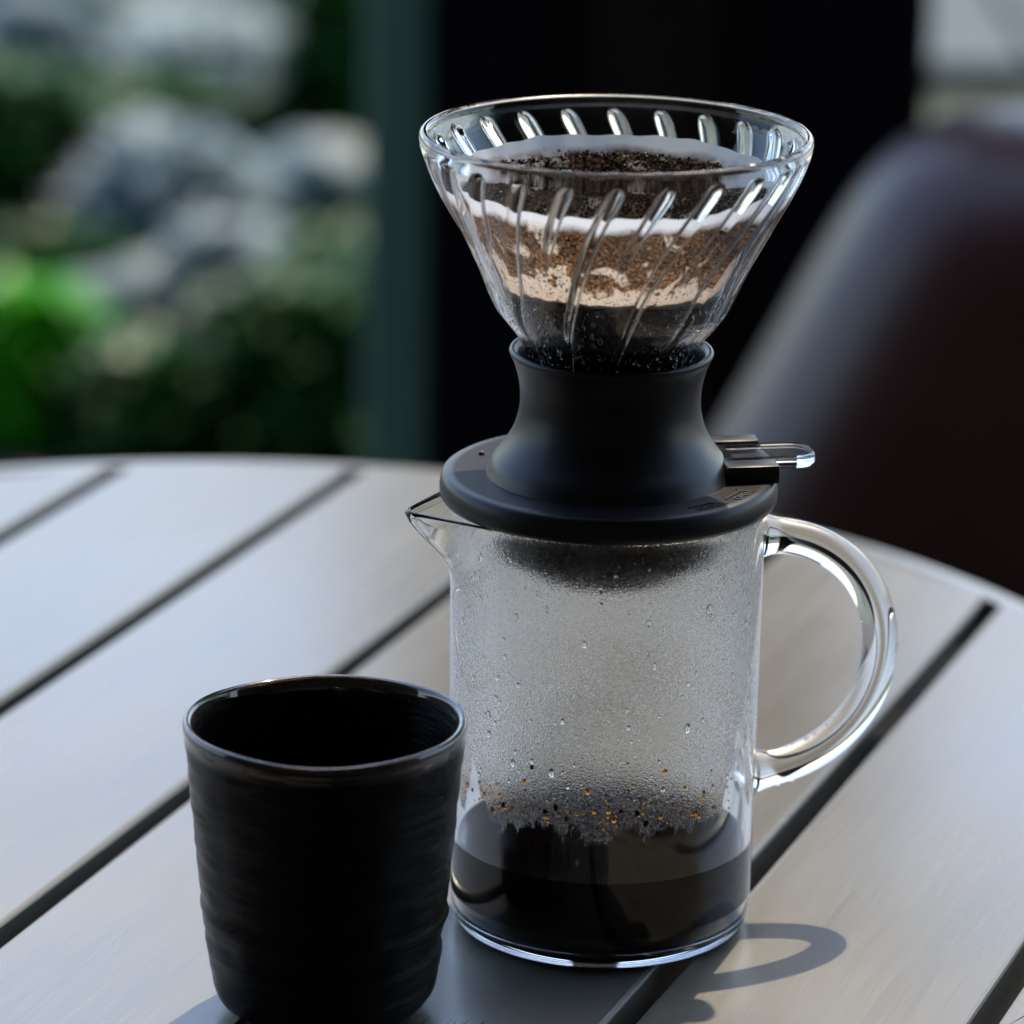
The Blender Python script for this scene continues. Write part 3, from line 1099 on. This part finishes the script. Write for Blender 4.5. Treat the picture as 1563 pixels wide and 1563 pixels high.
# switch housing and clear lever
LA = radians(10)
def local_part(name, mk, material, smooth=False, auto=None):
    bm = bmesh.new()
    mk(bm)
    o = bm_obj(name, bm, material, dr, smooth=smooth, auto=auto)
    o.rotation_euler = (0, 0, LA)
    return o
local_part("switch_block", lambda bm: add_box(bm, (0.0400, -0.0134, 0.1438), (0.0158, 0.0076, 0.0056), bev=0.0006), M_SILI, True, 40)
local_part("switch_block", lambda bm: add_box(bm, (0.0400, 0.0140, 0.1438), (0.0158, 0.0070, 0.0056), bev=0.0006), M_SILI, True, 40)
local_part("hinge_bar", lambda bm: add_box(bm, (0.0345, 0.0003, 0.1424), (0.004, 0.0185, 0.0022), bev=0.0004), M_SILI, True, 40)
def lever(bm):
    pts = []
    for i in range(13):
        a = -pi / 2 + pi * i / 12
        ex = 0.75
        pts.append((0.0545 + 0.0075 * (abs(cos(a)) ** ex), 0.0082 * (1 if sin(a) > 0 else -1) * abs(sin(a)) ** ex))
    pts = [(0.0325, -0.0082)] + pts + [(0.0325, 0.0082)]
    lo = [bm.verts.new((x, y, 0.1428)) for x, y in pts]
    hi = [bm.verts.new((x, y, 0.1466)) for x, y in pts]
    bm.faces.new(lo[::-1]); bm.faces.new(hi)
    n = len(pts)
    for i in range(n):
        bm.faces.new((lo[i], lo[(i + 1) % n], hi[(i + 1) % n], hi[i]))
    bmesh.ops.recalc_face_normals(bm, faces=bm.faces)
    es = [e for e in bm.edges if abs(e.verts[0].co.z - e.verts[1].co.z) < 1e-6]
    bmesh.ops.bevel(bm, geom=es, offset=0.0009, segments=3, affect='EDGES')
local_part("lever", lever, M_CLEARPLASTIC, True, 35)
def nub(bm):
    r = bmesh.ops.create_uvsphere(bm, u_segments=16, v_segments=8, radius=0.0011)
    bmesh.ops.translate(bm, vec=(-0.0345, 0.0225, 0.1415), verts=r["verts"])
local_part("locating_nub", nub, M_SILI, True)

# ================================================================== FILTER, GROUNDS, BREW
def tilt(y): return 0.045 * y
PR0, PZ0, PR1, PZ1 = 0.0468, 0.2312, 0.0215, 0.1770
def pfn(r, th, z, i):
    t = (z - PZ1) / (PZ0 - PZ1)
    rr = r + 0.0003 * t * cos(12 * th + 1.0) + 0.00015 * t * sin(31 * th)
    zz = z + tilt(rr * sin(th)) * t * 1.0 + (0.00022 * cos(24 * th + 0.6) + 0.0003 * sin(7 * th)) * sstep(0.9, 1.0, t)
    return rr, th, zz
prof = []
for i in range(41):
    t = i / 40
    prof.append((PR1 + (PR0 - PR1) * t, PZ1 + (PZ0 - PZ1) * t))
inner_ = [(r - 0.0003, z) for r, z in prof][::-1]
v, f, _ = lathe(prof, 288, pfn)
pf = mesh_obj("paper_filter", v, f, M_PAPER)
pf.cycles.is_caustics_receiver = True
tag(pf, "white paper cone filter stained brown, sitting inside the ribbed glass dripper", "filter")

# liquid between paper and glass below its level
LZ = 0.1995
def inner_r(z):
    for (r1, z1), (r2, z2) in zip(outs[:-1], outs[1:]):
        if z1 <= z <= z2:
            return r1 + (r2 - r1) * (z - z1) / (z2 - z1) - thick(z)
    return outs[0][0] - thick(z)
prof = [(0.0, 0.1765)]
for i in range(25):
    z = 0.1765 + (LZ - 0.1765) * i / 24
    prof.append((PR1 + (PR0 - PR1) * (z - PZ1) / (PZ0 - PZ1) + 0.0006, z))
prof += [(0.030, LZ - 0.0004), (0.02, LZ - 0.0004), (0.0, LZ - 0.0004)]
def lfn(r, th, z, i):
    return r + 0.0002 * sin(9 * th), th, z + (0.0006 * sin(3 * th + 1) + 0.0003 * sin(8 * th)) * sstep(LZ - 0.004, LZ, z)
v, f, _ = lathe(prof, 200, lfn)
br = mesh_obj("brewing_coffee", v, f, M_SLURRY)
tag(br, "dark brewing coffee soaked round the tip of the paper in the glass cone", "coffee")
its = []
rnd = random.Random(9)
for i in range(650):
    a = rnd.uniform(-pi, 0.0) if i % 4 else rnd.uniform(0, pi)
    z = 0.1990 - 0.024 * rnd.random() ** 1.2
    if i % 3 == 0: a = rnd.choice((-0.45, -0.6, -2.6, -2.5)) + rnd.gauss(0, 0.15)
    r = inner_r(z) - 0.0018 * ribval(a, z)
    sz = 0.00022 + 0.00045 * rnd.random() ** 3
    its.append(((r * cos(a), r * sin(a), z), (sz * 0.6, sz, sz * rnd.uniform(1, 1.6)), a))
drops("condensation_drops", its, M_WATER, dr, shape=ICO2)
# wet bed of grounds with loose particles
def pr_at(z):
    return PR1 + (PR0 - PR1) * (z - PZ1) / (PZ0 - PZ1)
verts, faces = [], []
RN, TN = 40, 160
for i in range(RN + 1):
    r = (pr_at(LZ) + 0.0002) * i / RN
    for k in range(TN):
        th = 2 * pi * k / TN
        x, y = r * cos(th), r * sin(th)
        h = 0.0007 * noise.noise(Vector((x, y, 0)) * 500) + 0.0005 * noise.noise(Vector((x, y, 3)) * 1300)
        verts.append((x, y, LZ + 0.0008 + h + 0.0016 * (i / RN) ** 4))
for i in range(RN):
    for k in range(TN):
        k2 = (k + 1) % TN
        faces.append([i * TN + k, (i + 1) * TN + k, (i + 1) * TN + k2, i * TN + k2])
gd = mesh_obj("coffee_grounds", verts, faces, M_GROUNDS, fix=False)
tag(gd, "wet dark brown coffee grounds clinging inside the paper filter", "coffee grounds", kind="stuff")
rnd = random.Random(21)
for nm, cnt, mt, smin, smax in (("loose_grounds", 8500, M_CHIP_D, 0.00028, 0.00080), ("pale_chaff", 1700, M_CHIP_L, 0.00020, 0.00050)):
    verts, faces = [], []
    made = 0
    while made < cnt:
        th = rnd.uniform(0, 2 * pi)
        z = 0.2000 + 0.0275 * rnd.random()
        top = 0.2265 + 0.0009 * noise.noise(Vector((cos(th) * 6, sin(th) * 6, 0)))
        if z > top and rnd.random() > 0.06:
            continue
        cl = noise.noise(Vector((cos(th) * 3.0, sin(th) * 3.0, z * 130)))
        back = sin(th)
        p = 0.98 if back > 0.0 else (0.16 + 0.55 * max(0, cl + 0.15) + 0.45 * sstep(0.214, 0.224, z) * (cl > -0.25))
        if back < 0 and z < 0.2075:
            p *= 0.10
        if rnd.random() > p:
            continue
        r = pr_at(z) - 0.0003 - abs(rnd.gauss(0, 0.0005)) * (1 if back > 0 else 0.4)
        zt = z + tilt(r * sin(th)) * (z - PZ1) / (PZ0 - PZ1)
        sz = rnd.uniform(smin, smax) * (1.0 if back > 0 else 0.62)
        R_ = Matrix.Rotation(rnd.uniform(0, 6), 3, Vector((rnd.random(), rnd.random(), rnd.random() + 0.01)).normalized())
        o_ = len(verts)
        for q in ICO1[0]:
            pt = R_ @ Vector((q[0] * sz, q[1] * sz * 0.8, q[2] * sz * 0.6))
            pt *= 1 + rnd.uniform(-0.2, 0.2)
            verts.append((r * cos(th) + pt.x, r * sin(th) + pt.y, zt + pt.z))
        faces += [[a + o_ for a in ff] for ff in ICO1[1]]
        made += 1
    o = mesh_obj(nm, verts, faces, mt, gd, smooth=False, fix=False)
    o["kind"] = "stuff"

# ================================================================== CUP
cb = at(495, 1538)
cup = thing("tea_cup", "handmade black glazed cup without handle, left of the glass jug", "cup", (cb.x, cb.y, 0))
def cz_(z): return z
op = [(0.0262, 0.0026), (0.0290, 0.0040), (0.0312, 0.0068), (0.0324, 0.0110), (0.0335, 0.0200), (0.0351, 0.0330), (0.0359, 0.0420), (0.0367, 0.0510), (0.0376, 0.0620), (0.0382, 0.0690), (0.0391, 0.0775), (0.0399, 0.0840), (0.0402, 0.0865), (0.0400, 0.0879), (0.0392, 0.0886), (0.0381, 0.0882), (0.0375, 0.0868), (0.0368, 0.0830), (0.0355, 0.0700), (0.0335, 0.0450), (0.0318, 0.0200), (0.0290, 0.0100), (0.020, 0.0065)]
ops = smooth_profile(op, 8)
ridge = [(0.0350, -0.0008, 0.0011), (0.0315, 0.0006, 0.0016), (0.0240, -0.0007, 0.0011), (0.0208, 0.0005, 0.0018), (0.0150, -0.0004, 0.0012), (0.0480, -0.00018, 0.001), (0.0440, 0.00018, 0.0015), (0.0560, -0.00012, 0.001)]
iout = ops.index(min(ops, key=lambda p: abs(p[1] - 0.0886) + 0))
def cfn(r, th, z, i):
    wv = 0.0
    if i < iout:
        zs = z + 0.0022 * sin(th + 2.2) + 0.0007 * noise.noise(Vector((cos(th) * 2, sin(th) * 2, z * 60)))
        for (z0, a, w_) in ridge:
            wv += a * exp(-((zs - z0) / w_) ** 2) * (0.75 + 0.5 * noise.noise(Vector((cos(th) * 1.5, sin(th) * 1.5, z0 * 300))))
        wv += 0.00045 * noise.noise(Vector((cos(th) * 3.2, sin(th) * 3.2, z * 150)))
        wv += 0.00026 * noise.noise(Vector((cos(th) * 2.5, sin(th) * 2.5, z * 900)))
        wv *= sstep(0.0882, 0.080, z)
    r2 = r + wv + 0.00025 * sin(2 * th + 0.7) + 0.0002 * sin(3 * th)
    return r2, th, z + (0.00035 * sin(2 * th + 1) + 0.0002 * sin(5 * th)) * sstep(0.07, 0.088, z)
v, f, _ = lathe([(0.0, 0.0030), (0.0225, 0.0028)] + ops + [(0.0, 0.0060)], 224, lambda r, th, z, i: cfn(r, th, z, i - 2))
mesh_obj("body", v, f, M_CUP, cup)
v, f, _ = lathe([(0.0195, 0.0035), (0.0195, 0.0004), (0.0202, 0.0), (0.0236, 0.0), (0.0246, 0.0005), (0.0252, 0.0030), (0.0252, 0.0040)], 96, closed=True)
mesh_obj("foot_ring", v, f, M_CUP, cup)
